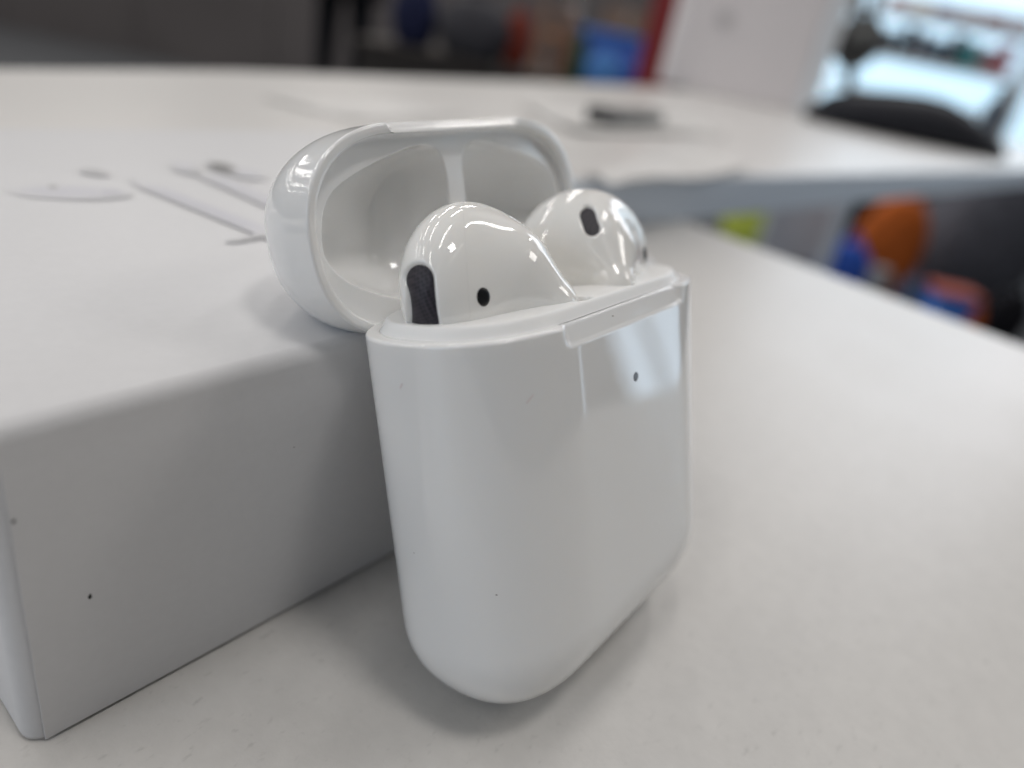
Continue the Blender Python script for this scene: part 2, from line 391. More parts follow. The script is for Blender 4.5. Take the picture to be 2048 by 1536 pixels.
# specks of dust and tiny scuffs on the body
def on_body(px):
    d = W2C0 @ (RC.T @ np.array([(px[0]-1024)/FPX, (px[1]-768)/FPX, 1.0])); d /= np.linalg.norm(d); o = W2C0 @ (CAM - [0, 0, DROP]); t = 40.0
    def f(p):
        h = HW-KB; x = p[0]-np.clip(p[0], -h, h); kz = 1.0 if p[2] > RV else math.sqrt(max(1e-6, 1-((RV-p[2])/RV)**2))
        return ((abs(x/((B0+KB)*kz)))**2.36 + (abs(p[1]/(B0*kz)))**2.36)**(1/2.36) - 1
    for _ in range(400):
        v = f(o+d*t)
        if v < 1e-4: break
        t += max(v*4, 1e-3)
    p = o+d*t; e = 1e-3
    n = np.array([f(p+np.eye(3)[i]*e)-f(p-np.eye(3)[i]*e) for i in range(3)]); return p, n/np.linalg.norm(n)
W2C0 = np.array([[1, 0, 0], [0, math.cos(TH), -math.sin(TH)], [0, math.sin(TH), math.cos(TH)]])
DUST = mat('grey_dust', (0.30, 0.28, 0.27), 0.8, 0.2); SCUFF = mat('pale_pink_scuff', (0.72, 0.66, 0.66), 0.4, 0.4)
for px, rx, rz, m_, rt in (((993, 1190), 0.07, 0.10, DUST, 0.3), ((828, 1106), 0.05, 0.07, DUST, 0.5), ((1294, 938), 0.03, 0.10, SCUFF, 0.3),
                           ((802, 772), 0.10, 0.36, SCUFF, -0.9), ((1060, 798), 0.09, 0.55, SCUFF, -0.7), ((1226, 632), 0.05, 0.16, DUST, 0.2)):
    p, n = on_body(px); up = np.array([0, 0, 1.0]); a_ = np.cross(n, up); a_ /= np.linalg.norm(a_)
    ax = math.cos(rt)*a_ + math.sin(rt)*up
    disc('dust_speck', p, n, rz, rx, m_, case, 0.012, ax)
# steel hinge between body and lid
bm = bmesh.new(); tube_bm(bm, [(-6.5, B0-0.9, 38.6), (6.5, B0-0.9, 38.6)], 0.8, 16)
bobj('hinge', bm, STEEL, case, True)

# lid: local frame with the rim in z = 0 and the dome towards +z; origin at its hinge edge
HL, RL, AL = 14.62, 11.4, 1.571
def to_hinge(P): return np.asarray(P) - np.array([0, B0, 0])
rows = []
rows.append(ring(1.6, 1, 1.10)); rows.append(ring(0.5, 1, 1.06)); rows.append(ring(0.12, 1, 1.0))
for ins in (0.9, 0.6, 0.35): rows.append(notch(ring(0.0, 1, ins), 0, 1.5, 10.7, max(0, 1-(ins-0.3)/0.7), 0.8))
for a in np.linspace(math.pi/2, 0.25, 5): rows.append(notch(ring(0.3-0.3*math.sin(a), 1, 0.3*(1-math.cos(a))), 0.3-0.3*math.sin(a), 1.5, 10.7, 1.0, 0.8))
for z in np.linspace(0.3, HL-RL, 20): rows.append(notch(ring(z), z, 1.5, 10.7, 1.0, 0.8))
for a in np.linspace(0, math.pi/2, 30)[1:]: rows.append(ring(HL-RL+RL*math.sin(a), math.cos(a), 0, 1-0.06*(1-math.cos(a))))
lid = grid('lid', [to_hinge(r) for r in rows], GLOSS, case)
lid.location = (0.02*S, 9.56*S, 39.42*S); lid.rotation_euler = (-AL, -0.034, -0.004)

CAV = np.array([(-19.9, 0), (-18.7, -3.9), (-15.7, -5.7), (-10, -7.4), (-4.8, -8.5), (-2.6, -8.1), (-1.5, -6.6), (-1.3, -4.4), (-1.4, 2), (-2.6, 5.6), (-6.0, 7.7), (-10.7, 7.3), (-16.4, 4.8), (-19.2, 2.4)])
def chaikin(p, n=3):
    for _ in range(n):
        q = np.roll(p, -1, 0); p = np.stack([.75*p+.25*q, .25*p+.75*q], 1).reshape(-1, 2)
    return p
CAVS = chaikin(CAV)
def poly_sd(x, y, poly):
    P = np.stack([x, y], -1); d = np.full(x.shape, 1e9); ins = np.zeros(x.shape, bool)
    for a, b in zip(poly, np.roll(poly, -1, 0)):
        ba = b-a; pa = P-a; h = np.clip((pa @ ba)/(ba @ ba), 0, 1)
        d = np.minimum(d, np.linalg.norm(pa - h[..., None]*ba, axis=-1))
        c = ((a[1] > y) != (b[1] > y)) & (x < (b[0]-a[0])*(y-a[1])/((b[1]-a[1]) + 1e-12) + a[0]); ins ^= c
    return np.where(ins, -d, d)
def lid_depth(x, y):
    sd = poly_sd(-np.abs(x), y, CAVS)
    t = np.clip(-sd/6.2, 0, 1)
    cav = 7.6*np.sqrt(np.clip(1-(1-t)**2, 0, 1))*sst(-sd/0.55 + 0.25)
    shelf = 1.45 + 0.25*sst((-y-4)/5)
    return shelf + cav
rows = [ring(0.35, 1, 1.03), ring(0.9, 1, 1.04)]
for k, ins in enumerate(np.concatenate([[1.05, 1.08, 1.14, 1.25, 1.4], np.linspace(1.6, 9.8, 120), [10.2, B0]])):
    P = ring(0, 1, ins)
    P[:, 2] = lid_depth(P[:, 0], P[:, 1])
    if k < 4: P[:, 2] = np.minimum(P[:, 2], (1.1, 1.25, 1.37, 1.44)[k])
    rows.append(P)
liner = grid('lid_liner', [to_hinge(r) for r in rows], LINER, lid, flip=False)

# ------------------------------------------------------------------ earbuds
def rotv(rv):
    t = np.linalg.norm(rv); k = np.array(rv)/t; K = np.array([[0, -k[2], k[1]], [k[2], 0, -k[0]], [-k[1], k[0], 0]])
    return np.eye(3) + np.sin(t)*K + (1-np.cos(t))*K @ K
EC = np.array([-9.864, 1.455, 43.553]); ER = np.array([10.199, 5.617, 8.687]); EM = rotv([-0.103, 0.154, 0.207])
NC = np.array([-5.853, -4.804, 41.694]); NR = 2.51; N2 = np.array([-5.6, -4.2, 20.0])
C1 = np.array([-8.139, -1.169, 44.823]); R1 = 4.721
def round_cone(p, a, b, ra, rb):
    ba = b-a; l2 = ba @ ba; rr = ra-rb; a2 = l2-rr*rr; il2 = 1/l2
    pa = p-a; y = pa @ ba; z = y-l2
    x2 = ((pa*l2 - y[..., None]*ba)**2).sum(-1); y2 = y*y*l2; z2 = z*z*l2; k = np.sign(rr)*rr*rr*x2
    o = (np.sqrt(x2*a2*il2) + y*rr)*il2 - ra
    o = np.where(np.sign(z)*a2*z2 > k, np.sqrt(x2+z2)*il2 - rb, o)
    return np.where(np.sign(y)*a2*y2 < k, np.sqrt(x2+y2)*il2 - ra, o)
def smin(a, b, k):
    h = np.clip(.5+.5*(b-a)/k, 0, 1); return b*(1-h) + a*h - k*h*(1-h)
def bud_sdf(p):
    q = (p-EC) @ EM; k0 = np.linalg.norm(q/ER, axis=-1); k1 = np.linalg.norm(q/ER**2, axis=-1) + 1e-9; a = k0*(k0-1)/k1
    ba = N2-NC; pa = p-NC; h = np.clip((pa @ ba)/(ba @ ba), 0, 1); b = np.linalg.norm(pa-h[..., None]*ba, axis=-1) - NR
    return smin(smin(a, round_cone(p, C1, NC, R1, NR), 3.0), b, 0.6)
def nrmz(v): return v/np.linalg.norm(v, axis=-1, keepdims=True)
def bud_nrm(p):
    e = 1e-3; I = np.eye(3)*e
    return nrmz(np.stack([bud_sdf(p+i)-bud_sdf(p-i) for i in I], -1))
# (centre, long axis, half length, half width) of the openings, on the bud of the case's left half
FEAT = {'speaker_grille': (np.array([-19.82, -0.88, 44.33]), np.array([-0.08, -0.08, -3.371]), 3.5, 1.47),
        'vent_grille': (np.array([-6.175, -2.313, 48.947]), np.array([0.705, -0.952, -1.535]), 1.72, 0.98)}
W2C = np.array([[1, 0, 0], [0, math.cos(TH), -math.sin(TH)], [0, math.sin(TH), math.cos(TH)]])
CAMC = W2C @ (CAM - [0, 0, DROP])
def feat_frame(c, ax, mirror):
    """frame square to the direction this opening is moulded along"""
    o = CAMC*([-1, 1, 1] if mirror else [1, 1, 1])
    n = nrmz(o - c); e1 = nrmz(ax - n*(ax @ n)); return n, e1, np.cross(n, e1)
def cap_sd(p, c, e1, e2, hl, hw):
    u = (p-c) @ e1; v = (p-c) @ e2; u = np.maximum(np.abs(u)-(hl-hw), 0); return np.hypot(u, v) - hw
def settle(c, mirror):
    n = nrmz(CAMC*([-1, 1, 1] if mirror else [1, 1, 1]) - c)
    for _ in range(30): c = c - n*bud_sdf(c[None])[0]*0.8
    return c
FEAT = {k: (settle(c, k == 'vent_grille'), ax, hl, hw) for k, (c, ax, hl, hw) in FEAT.items()}
FR = {k: (c, *feat_frame(c, ax, k == 'vent_grille'), hl, hw) for k, (c, ax, hl, hw) in FEAT.items()}
def surf(dirs):
    t = np.full(len(dirs), 3.0)
    for _ in range(70): t = t - bud_sdf(EC + dirs*t[:, None])*0.75
    return EC + dirs*t[:, None]
def bud_points(nu=300, nv=190):
    R_ = []
    for th in np.linspace(0.0, math.pi, nv):
        u = np.linspace(0, 2*math.pi, nu, endpoint=False)
        d = np.stack([np.full(nu, math.cos(th)), math.sin(th)*np.cos(u), math.sin(th)*np.sin(u)], 1)
        p = surf(d)
        for k, (c, n, e1, e2, hl, hw) in FR.items():
            sd = cap_sd(p, c, e1, e2, hl, hw); near_ = np.linalg.norm(p-c, axis=1) < hl*1.5
            nn_ = bud_nrm(p)
            p = p - nn_*(near_*(0.70*sst((0.02-sd)/0.30) if k == 'speaker_grille' else near_*0.62*sst((0.04-sd)/0.24)))[:, None]
        # moulding seam between the two halves of the head
        R_.append(p)
    return np.array(R_)
def sight(px):
    d = W2C @ (RC.T @ np.array([(px[0]-1024)/FPX, (px[1]-768)/FPX, 1.0])); d = d/np.linalg.norm(d); t = 30.0
    for _ in range(300): t += bud_sdf((CAMC+d*t)[None])[0]*0.6
    return CAMC + d*t
SEAMP = [sight(p) for p in ((927, 432), (934, 540), (941, 650))]
SEAMM = mat('shell_seam', (0.66, 0.65, 0.63), 0.4)
BP = bud_points()
def bud(label, mir):
    m3 = np.array([-1, 1, 1]) if mir else np.ones(3)
    c0 = EC*m3
    Wm = np.array([[1, 0, 0], [0, math.cos(TH), math.sin(TH)], [0, -math.sin(TH), math.cos(TH)]])
    root = thing('earbud', label, 'earbud', Wm @ c0 + [0, 0, DROP], (-TH, 0, 0), 'wireless earbuds in the charging case')
    loc = lambda P: np.asarray(P)*m3 - c0
    sh = grid('shell', loc(BP), BUDW, root, flip=mir)
    for k, (c, n, e1, e2, hl, hw) in FR.items():
        rr = []
        dep = 0.34 if k == 'speaker_grille' else 0.34
        for f in (1.03, 0.9, 0.7, 0.45, 0.2, 0.0):
            row = []
            for a in np.linspace(0, 2*math.pi, 48, endpoint=False):
                cu = math.copysign(hl-hw, math.cos(a)) + hw*math.cos(a); cv = hw*math.sin(a)
                row.append(c + f*cu*e1 + f*cv*e2)
            row = np.array(row)
            for _ in range(14): row = row - n*bud_sdf(row)[:, None]*0.8
            rr.append(row - bud_nrm(row)*dep)
        grid(k, loc(rr), CLOTH, root, flip=not mir)
    c = np.array([-15.226, -4.13, 44.124]); n = bud_nrm(c[None])[0]
    e1 = nrmz(np.array([0, 0, 1.0]) - n*n[2]); e2 = np.cross(n, e1); rr = []
    for f, h in ((1.0, -0.02), (0.97, 0.010), (0.6, 0.012), (0, 0.012)):
        row = np.array([c + f*0.86*(math.cos(a)*e1 + 0.86*math.sin(a)*e2) for a in np.linspace(0, 2*math.pi, 36, endpoint=False)])
        for _ in range(6): row = row - n*bud_sdf(row)[:, None]
        rr.append(row + n*h)
    grid('microphone_hole', loc(rr), BLACK, root, flip=not mir)
    # moulding seam: a hair-thin line round the head
    n_ = nrmz(np.cross(SEAMP[1]-SEAMP[0], SEAMP[2]-SEAMP[0])); ctr = EC - n_*((EC-SEAMP[0]) @ n_)
    a1 = nrmz(SEAMP[1]-ctr); a2 = np.cross(n_, a1); t_ = np.linspace(0, 2*math.pi, 161)
    dirs = np.cos(t_)[:, None]*a1 + np.sin(t_)[:, None]*a2; tt = np.full(len(dirs), 3.0)
    for _ in range(80): tt = tt - bud_sdf(ctr + dirs*tt[:, None])*0.75
    q_ = ctr + dirs*tt[:, None]; q_ = q_ - bud_nrm(q_)*0.012
    bm = bmesh.new(); tube_bm(bm, [loc(p) for p in q_], 0.018, 6, False); bobj('seam', bm, SEAMM, root, True)
    bm = bmesh.new(); tube_bm(bm, [loc(np.array([-5.75, -4.2, 38.0])), loc(np.array([-5.6, -4.2, 24.0])), loc(np.array([-5.6, -4.2, 11.0]))], [2.8, 2.7, 2.6], 24)
    bobj('stem', bm, BUDW, root, True)
    return root
bud('white earbud with long black speaker grille and round black dot facing the viewer', False)
bud('white earbud behind, small slotted black vent on its upper side', True)

# ------------------------------------------------------------------ things on the raised desk
DZ = 19.0
PAPER = mat('white_paper', (0.66, 0.65, 0.635), 0.55, 0.3, noise=(28, 0.10))
def sheet(label, px4, lift, seed, z=DZ):
    c = [at_z(p, z) for p in px4]; r = random.Random(seed)
    n = 14; rows = []
    for i in range(n+1):
        row = []
        for j in range(n+1):
            s, t = i/n, j/n
            p = (1-s)*(1-t)*c[0] + (1-s)*t*c[1] + s*t*c[2] + s*(1-t)*c[3]
            zz = 0.3 + lift*(abs(2*t-1)**3*0.5 + abs(2*s-1)**3*0.5 + 0.5*math.sin(5*s+2*t+seed)*math.sin(6*t-3*s+seed*2))
            row.append((p[0], p[1], z + max(zz, 0.15)))
        rows.append(row)
    top = np.array(rows); o = c[0]
    top = top - [o[0], o[1], z]
    bot = top - [0, 0, 0.1]
    m_ = n+1; V = np.concatenate([top.reshape(-1, 3), bot.reshape(-1, 3)]); F = []; K = m_*m_
    for i in range(n):
        for j in range(n):
            q = (i*m_+j, i*m_+j+1, (i+1)*m_+j+1, (i+1)*m_+j); F.append(q); F.append(tuple(K+v for v in q[::-1]))
    ob = from_arrays('paper_sheet', V, F, PAPER); ob.location = (o[0]*S, o[1]*S, z*S)
    tag(ob, label, 'paper', 'loose papers on the raised desk')
sheet('white paper sheet lying flat under the small dark grey stick', [(1040, 214), (1380, 218), (1450, 272), (1150, 268)], 2.2, 1)
sheet('white paper sheet with its curled edge at the front of the raised desk', [(1170, 352), (1380, 296), (1500, 342), (1250, 383)], 3.2, 2, DZ+0.4)
sheet('pale paper sheet lying between the lid and the far edge of the raised desk', [(520, 196), (820, 205), (930, 236), (700, 240)], 0.5, 3)

a = at_z((1208, 252), DZ); b = at_z((1326, 250), DZ); L_ = np.linalg.norm((b-a)[:2]); ang = math.atan2(b[1]-a[1], b[0]-a[0])
st = thing('usb_stick', 'small dark grey stick lying on a white paper on the raised desk', 'usb stick', (a[0], a[1], DZ+0.8), (0, 0, ang))
GREY = mat('grey_plastic', (0.10, 0.105, 0.105), 0.5); DGREY = mat('charcoal_plastic', (0.025, 0.026, 0.028), 0.5)
bm = bmesh.new(); box_bm(bm, (L_*0.2, 0, 0), (L_, 13, 6.0), 1.2); bobj('housing', bm, GREY, st)
bm = bmesh.new(); box_bm(bm, (0, -0.6, -0.3), (L_*0.22, 13.6, 7.4), 1.5); bobj('cap', bm, DGREY, st)

# soft dark pouch
def loft(name, c0, c1, prof, m, parent, up=(0, 0, 1), n=24):
    """prof: list of (t, half width, height, sag) sections between c0 and c1 resting on the surface"""
    c0, c1 = np.array(c0, float), np.array(c1, float); ax = nrmz(c1-c0); side = np.cross(ax, up)
    rows = []
    for t, hw, hh in prof:
        row = []
        for a_ in np.linspace(0, 2*math.pi, n, endpoint=False):
            ca, sa = math.cos(a_), math.sin(a_)
            zz = hh*(0.5+0.5*sa) if sa > -0.5 else hh*0.25*(1+sa)*2*0.5
            row.append(c0 + (c1-c0)*t + side*hw*math.copysign(abs(ca)**0.8, ca) + np.array(up)*zz)
        rows.append(row)
    return grid(name, rows, m, parent, cap0=True, cap1=True, flip=True)
POUCH = mat('dark_grey_fabric', (0.013, 0.014, 0.020), 0.6, 0.3, bump=(300, 0.3, 0.002))
a = at_z((1606, 236), DZ); b = at_z((2003, 320), DZ)
po = thing('pouch', 'soft dark grey zip pouch bulging on the raised desk before the bright shelves', 'pouch', (a[0], a[1], DZ))
loft('fabric_body', (0, 0, 0.2), (b[0]-a[0], b[1]-a[1], 0.2), [(0.0, 4, 8), (0.03, 20, 17), (0.10, 32, 29), (0.22, 40, 38), (0.38, 42, 43), (0.52, 42, 46), (0.64, 42, 45), (0.76, 38, 37), (0.88, 30, 25), (0.96, 20, 16), (0.99, 10, 11), (1.0, 4, 8)], POUCH, po)
bm = bmesh.new(); pts = []
for t, hh in [(0.04, 19), (0.10, 30), (0.22, 39), (0.38, 44), (0.52, 47), (0.64, 46), (0.76, 38), (0.88, 26), (0.96, 17)]:
    pts.append(((b[0]-a[0])*t, (b[1]-a[1])*t, hh))
tube_bm(bm, pts, 2.2, 8); bobj('zip', bm, DGREY, po, True)

# small dark roll behind the pouch
a = at_z((1950, 262), DZ)*1.0
ro = thing('bottle', 'small dark blue-grey bottle standing behind the pouch', 'bottle', (at_d((1985, 240), 1010)[0], at_d((1985, 240), 1010)[1], DZ))
rows = [[(r*math.cos(t), r*math.sin(t), z) for t in np.linspace(0, 2*math.pi, 20, endpoint=False)] for r, z in ((14, 0.2), (16, 2), (16, 52), (12, 60), (7, 64), (7, 66))]
grid('bottle_body', rows, mat('blue_grey_plastic', (0.07, 0.09, 0.12), 0.35), ro, cap0=True, cap1=True)
rows = [[(r*math.cos(t), r*math.sin(t), z) for t in np.linspace(0, 2*math.pi, 20, endpoint=False)] for r, z in ((8, 66.2), (8.5, 67), (8.5, 78), (7.5, 79))]
grid('cap', rows, DGREY, ro, cap0=True, cap1=True)

# black jointed stand behind the pouch
SB = at_d((1712, 185), 1120); SB = np.array([SB[0], SB[1], DZ])
sd = thing('jointed_stand', 'black jointed stand with two rods and a round knob behind the pouch', 'stand', tuple(SB))
VX = np.array([RC[0][0], RC[0][1], 0]); VX = VX/np.linalg.norm(VX)
def rel(px, d=1120): return at_d(px, d) - SB
bm = bmesh.new(); q = rel((1700, 100)); tube_bm(bm, [(0, 0, 10), (q[0]*0.6, q[1]*0.6, q[2]*0.6), q], [9, 9, 14], 12); bobj('post', bm, DGREY, sd, True)
rows = [[(r*math.cos(t), r*math.sin(t), z) for t in np.linspace(0, 2*math.pi, 28, endpoint=False)] for r, z in ((34, 0.3), (36, 2), (36, 8), (30, 11), (10, 13))]
grid('base', rows, DGREY, sd, cap0=True, cap1=True)
bm = bmesh.new(); tube_bm(bm, [rel((1700, 100)), rel((1712, 40)), rel((1722, -90))], 9, 10); bobj('rod', bm, DGREY, sd, True)
bm = bmesh.new(); tube_bm(bm, [rel((1735, 78)), rel((1752, 20)), rel((1765, -90))], 8, 10); bobj('rod', bm, DGREY, sd, True)
q = rel((1716, 84)); fw = -RC[2]
bm = bmesh.new(); tube_bm(bm, [q - fw*16, q + fw*16, q + fw*22], [36, 36, 30], 24); bobj('joint', bm, DGREY, sd, True)
bm = bmesh.new(); q2 = rel((1707, 88)); tube_bm(bm, [q2 + fw*22, q2 + fw*30], [15, 13], 20); bobj('knob', bm, GREY, sd, True)

# ------------------------------------------------------------------ room beyond
FZ = -850.0
FLOORM = mat('dark_grey_carpet', (0.09, 0.093, 0.10), 0.9, 0.2, noise=(8, 0.15))
bm = bmesh.new(); box_bm(bm, (-3000, -5000, FZ-60), (9500, 9500, FZ)); tag(bobj('floor', bm, FLOORM), kind='structure')
HF = nrmz(np.array([RC[2][0], RC[2][1], 0.0]))          # level forward direction
HR = np.array([HF[1], -HF[0], 0.0])                     # level right direction
def lvl(px, d): p = at_d(px, d); return p
def frame_at(px, d, z=FZ):
    """point below/above the pixel at that distance, on level z, and the yaw that faces the viewer"""
    p = at_d(px, d); return (p[0], p[1], z)
YAW = math.atan2(HR[1], HR[0])
DWALL = mat('dark_brown_grey_wall', (0.085, 0.078, 0.08), 0.7, 0.3, noise=(1.2, 0.12))
p0 = at_d((1420, 60), 5600)
wl = thing('back_wall', 'dark brown-grey wall of tall panels at the back of the room', 'wall', (p0[0], p0[1], FZ), (0, 0, YAW))
for k in range(6):
    bm = bmesh.new(); x1 = -k*1150.0; box_bm(bm, (x1-1142, 0, 0), (x1, 60, 3000), 4); bobj('panel', bm, DWALL, wl)
bm = bmesh.new(); box_bm(bm, (-6900, 62, 0), (0, 120, 3000)); bobj('backing', bm, DWALL, wl)

# pale upright board at the back of the raised desk
PIL = mat('board_white_paint', (0.90, 0.85, 0.85), 0.6, 0.3, noise=(3, 0.02))
bd = 905.0; c = at_d((1476, 150), bd); c[2] = 19.0; pw = 290*bd/FPX
pl = thing('display_board', 'tall pale pinkish white upright board at the back of the raised desk', 'board', tuple(c), (0, 0, YAW+0.18))
bm = bmesh.new(); box_bm(bm, (-pw*0.48, 0, 0.2), (pw*0.48, 46, 900), 4); bobj('panel', bm, PIL, pl)
q = at_d((1440, 36), bd); lx = (q-c) @ HR; bm = bmesh.new()
tube_bm(bm, [(lx, 0.5, q[2]-19), (lx, -3, q[2]-19)], [11, 10], 28); bobj('round_cap', bm, mat('cap_grey', (0.66, 0.63, 0.63), 0.4), pl)
bm = bmesh.new(); box_bm(bm, (pw*0.48+0.5, -1.5, 0.25), (pw*0.48+26, 40, 898), 3); bobj('lit_side_strip', bm, mat('side_light_white', (0.86, 0.89, 0.92), 0.35), pl)  # board's window-lit side, its light put into a paler bluish strip colour
# person in dark clothes standing at the wall
CLOTHD = mat('black_trousers', (0.006, 0.007, 0.010), 0.9, 0.1); SKIN = mat('skin', (0.45, 0.28, 0.2), 0.5); COAT = mat('dark_navy_coat', (0.008, 0.009, 0.012), 0.9, 0.1)
HAIR = mat('dark_hair', (0.02, 0.014, 0.01), 0.5)
def skin_fig(name, verts, edges, radii, m, parent, sub=1):
    me = bpy.data.meshes.new(name); me.from_pydata([tuple(np.array(v)*S) for v in verts], edges, []); me.update()
    o = bpy.data.objects.new(name, me); C.objects.link(o)
    md = o.modifiers.new('Skin', 'SKIN'); md.use_smooth_shade = True
    for v, r in zip(me.skin_vertices[0].data, radii): v.radius = (r[0]*S, r[1]*S) if hasattr(r, '__len__') else (r*S, r*S)
    me.skin_vertices[0].data[0].use_root = True
    o.modifiers.new('Sub', 'SUBSURF').levels = sub; o.modifiers['Sub'].render_levels = sub
    dg = bpy.context.evaluated_depsgraph_get(); me2 = bpy.data.meshes.new_from_object(o.evaluated_get(dg)); bpy.data.objects.remove(o)
    me2.name = name; me2.materials.clear(); me2.materials.append(m)
    return link(name, me2, m, parent)
def person(label, px, d, z=FZ):
    p = at_d(px, d)
    r = thing('person', label, 'person', (p[0], p[1], z), (0, 0, YAW))
    V = [(0, 0, 930), (0, 0, 1130), (0, 0, 1340), (0, -5, 1450), (0, -10, 1530), (0, -15, 1640),
         (-95, 0, 880), (-105, -8, 480), (-110, 5, 70), (-112, -130, 35), (95, 0, 880), (110, -12, 480), (130, 5, 70), (135, -130, 35),
         (-180, 0, 1400), (-225, 0, 1130), (-215, -60, 880), (-210, -75, 800), (180, 0, 1400), (225, 0, 1130), (215, -60, 880), (210, -75, 800)]
    E_ = [(0, 1), (1, 2), (2, 3), (3, 4), (4, 5), (0, 6), (6, 7), (7, 8), (8, 9), (0, 10), (10, 11), (11, 12), (12, 13), (2, 14), (14, 15), (15, 16), (16, 17), (2, 18), (18, 19), (19, 20), (20, 21)]
    rad = [(165, 110), (150, 100), (170, 105), 58, 62, (80, 95), 92, 66, 46, 34, 92, 66, 46, 34, 62, 48, 36, 40, 62, 48, 36, 40]
    skin_fig('body', V, E_, rad, CLOTHD, r)
    rows = [[(0.92*ra*math.cos(t), -12 + ra*math.sin(t)*1.1, zz) for t in np.linspace(0, 2*math.pi, 24, endpoint=False)] for ra, zz in ((30, 1470), (58, 1500), (76, 1560), (86, 1630), (80, 1700), (52, 1745), (5, 1760))]
    grid('head', rows, SKIN, r, cap0=True)
    rows = [[(0.95*ra*math.cos(t), 2 + ra*math.sin(t)*1.1, zz) for t in np.linspace(0, 2*math.pi, 24, endpoint=False)] for ra, zz in ((70, 1560), (90, 1630), (86, 1705), (58, 1755), (5, 1775))]
    grid('hair', rows, HAIR, r)
    rows = [[(1.25*ra*math.cos(t), ra*math.sin(t)*0.9, zz) for t in np.linspace(0, 2*math.pi, 24, endpoint=False)] for ra, zz in ((172, 800), (178, 900), (168, 1100), (178, 1300), (150, 1420), (75, 1475))]
    grid('coat', rows, COAT, r)
    return r
person('person in black trousers and dark coat standing before the dark wall', (690, 20), 4300)

# goods on a dark counter left of the pillar
DCOUNT = mat('dark_counter_laminate', (0.030, 0.024, 0.021), 0.6)
cd = 3000; pc = at_d((1090, 100), cd); CT = at_d((1215, 178), cd)[2]
co = thing('counter', 'dark brown counter carrying bags and bins left of the pale board', 'counter', (pc[0], pc[1], FZ), (0, 0, YAW))
bm = bmesh.new(); box_bm(bm, (-760, -60, 0.3), (620, 520, CT-FZ-40), 4); bobj('cabinet', bm, DCOUNT, co)
bm = bmesh.new(); box_bm(bm, (-780, -90, CT-FZ-39), (640, 540, CT-FZ), 4); bobj('top', bm, DCOUNT, co)
def wh(px, d=cd): return at_d(px, d)
def goods(name, label, cat, px, d, wpx, hpx, mk, base_z=CT, tilt=0.0):
    p = at_d(px, d); o = thing(name, label, cat, (p[0], p[1], base_z+0.5), (0, 0, YAW+tilt)); k = d/FPX
    mk(o, wpx*k, hpx*k); return o
def m_bin(colr, rimc, lidc=None):
    def f(o, W, Hh):
        m1 = mat('bin_plastic', colr, 0.4); m2 = mat('bin_rim', rimc, 0.4)
        rows = [rrect(-W/2*s, 0, W/2*s, W*0.7*s, 18) for s in (0.86, 0.88, 1.0)]
        zs = (0, 4, Hh); grid('bin_body', [[(x, y, z) for x, y in r] for r, z in zip(rows, zs)], m1, o, cap0=True, cap1=True)
        bm = bmesh.new(); box_bm(bm, (-W/2-8, -8, Hh+0.5), (W/2+8, W*0.7+8, Hh+22), 7); bobj('rim', bm, m2, o)
    return f
def m_bag(colr, patch=None):
    def f(o, W, Hh):
        m1 = mat('bag_fabric', colr, 0.8, 0.2, noise=(14, 0.25), bump=(30, 0.5, 0.02))
        rows = []
        for t in np.linspace(0, 1, 12):
            s = (math.sin(math.pi*min(t*0.82+0.14, 1)))**0.45
            rows.append([(W/2*s*math.copysign(abs(math.cos(a))**0.7, math.cos(a))*(1+0.05*math.sin(5*a+3*t)), W*0.32*s*math.copysign(abs(math.sin(a))**0.7, math.sin(a))+W*0.32, Hh*t) for a in np.linspace(0, 2*math.pi, 28, endpoint=False)])
        grid('bag_body', rows, m1, o, cap0=True, cap1=True)
        bm = bmesh.new(); tube_bm(bm, [(W*0.16*math.cos(a), W*0.32, Hh*0.97 + Hh*0.16*math.sin(a)) for a in np.linspace(0, math.pi, 9)], W*0.03+2, 8); bobj('handle', bm, m1, o, True)
        if patch:
            bm = bmesh.new(); box_bm(bm, (-W*0.22, -W*0.02, Hh*0.30), (W*0.12, W*0.03, Hh*0.66), 6); bobj('pocket', bm, mat('bag_pocket', patch, 0.6), o)
    return f
def m_carton(colr, tape):
    def f(o, W, Hh):
        bm = bmesh.new(); box_bm(bm, (-W/2, 0, 0), (W/2, W*0.8, Hh), 3); bobj('carton', bm, mat('carton_card', colr, 0.8, 0.2), o)
        bm = bmesh.new(); box_bm(bm, (-W*0.08, -0.8, Hh*0.3), (W*0.08, W*0.8+.8, Hh+0.8)); bobj('tape', bm, mat('carton_tape', tape, 0.5), o)
    return f
goods('storage_bin', 'bright blue storage bin with a tan carton on top, left of the pale board', 'bin', (1218, 160), cd-40, 140, 92, m_bin((0.02, 0.09, 0.42), (0.05, 0.2, 0.6)))
q = at_d((1218, 160), cd-40); z2 = CT + 92*(cd-40)/FPX + 24
goods('carton', 'tan carton resting on the blue storage bin', 'carton', (1250, 60), cd, 90, 44, m_carton((0.26, 0.17, 0.11), (0.36, 0.28, 0.2)), z2)
goods('tote_bag', 'light blue bag in front of the blue storage bin', 'bag', (1205, 150), cd-210, 70, 70, m_bag((0.09, 0.26, 0.62)))
goods('backpack', 'grey backpack slumped on the dark counter', 'bag', (930, 140), cd, 150, 110, m_bag((0.05, 0.05, 0.058)))
goods('shoulder_bag', 'dark blue round bag on the dark counter beside the person', 'bag', (812, 130), cd+60, 90, 120, m_bag((0.012, 0.016, 0.05)))
goods('gift_bag', 'red-orange paper bag between grey backpack and wooden frame', 'bag', (1022, 140), cd+60, 56, 100, m_bag((0.20, 0.035, 0.02)))
o = thing('easel', 'small wooden frame with two upright legs beside the blue bin', 'easel', (*at_d((1088, 150), cd-40)[:2], CT+0.5), (0, 0, YAW)); k = (cd-40)/FPX
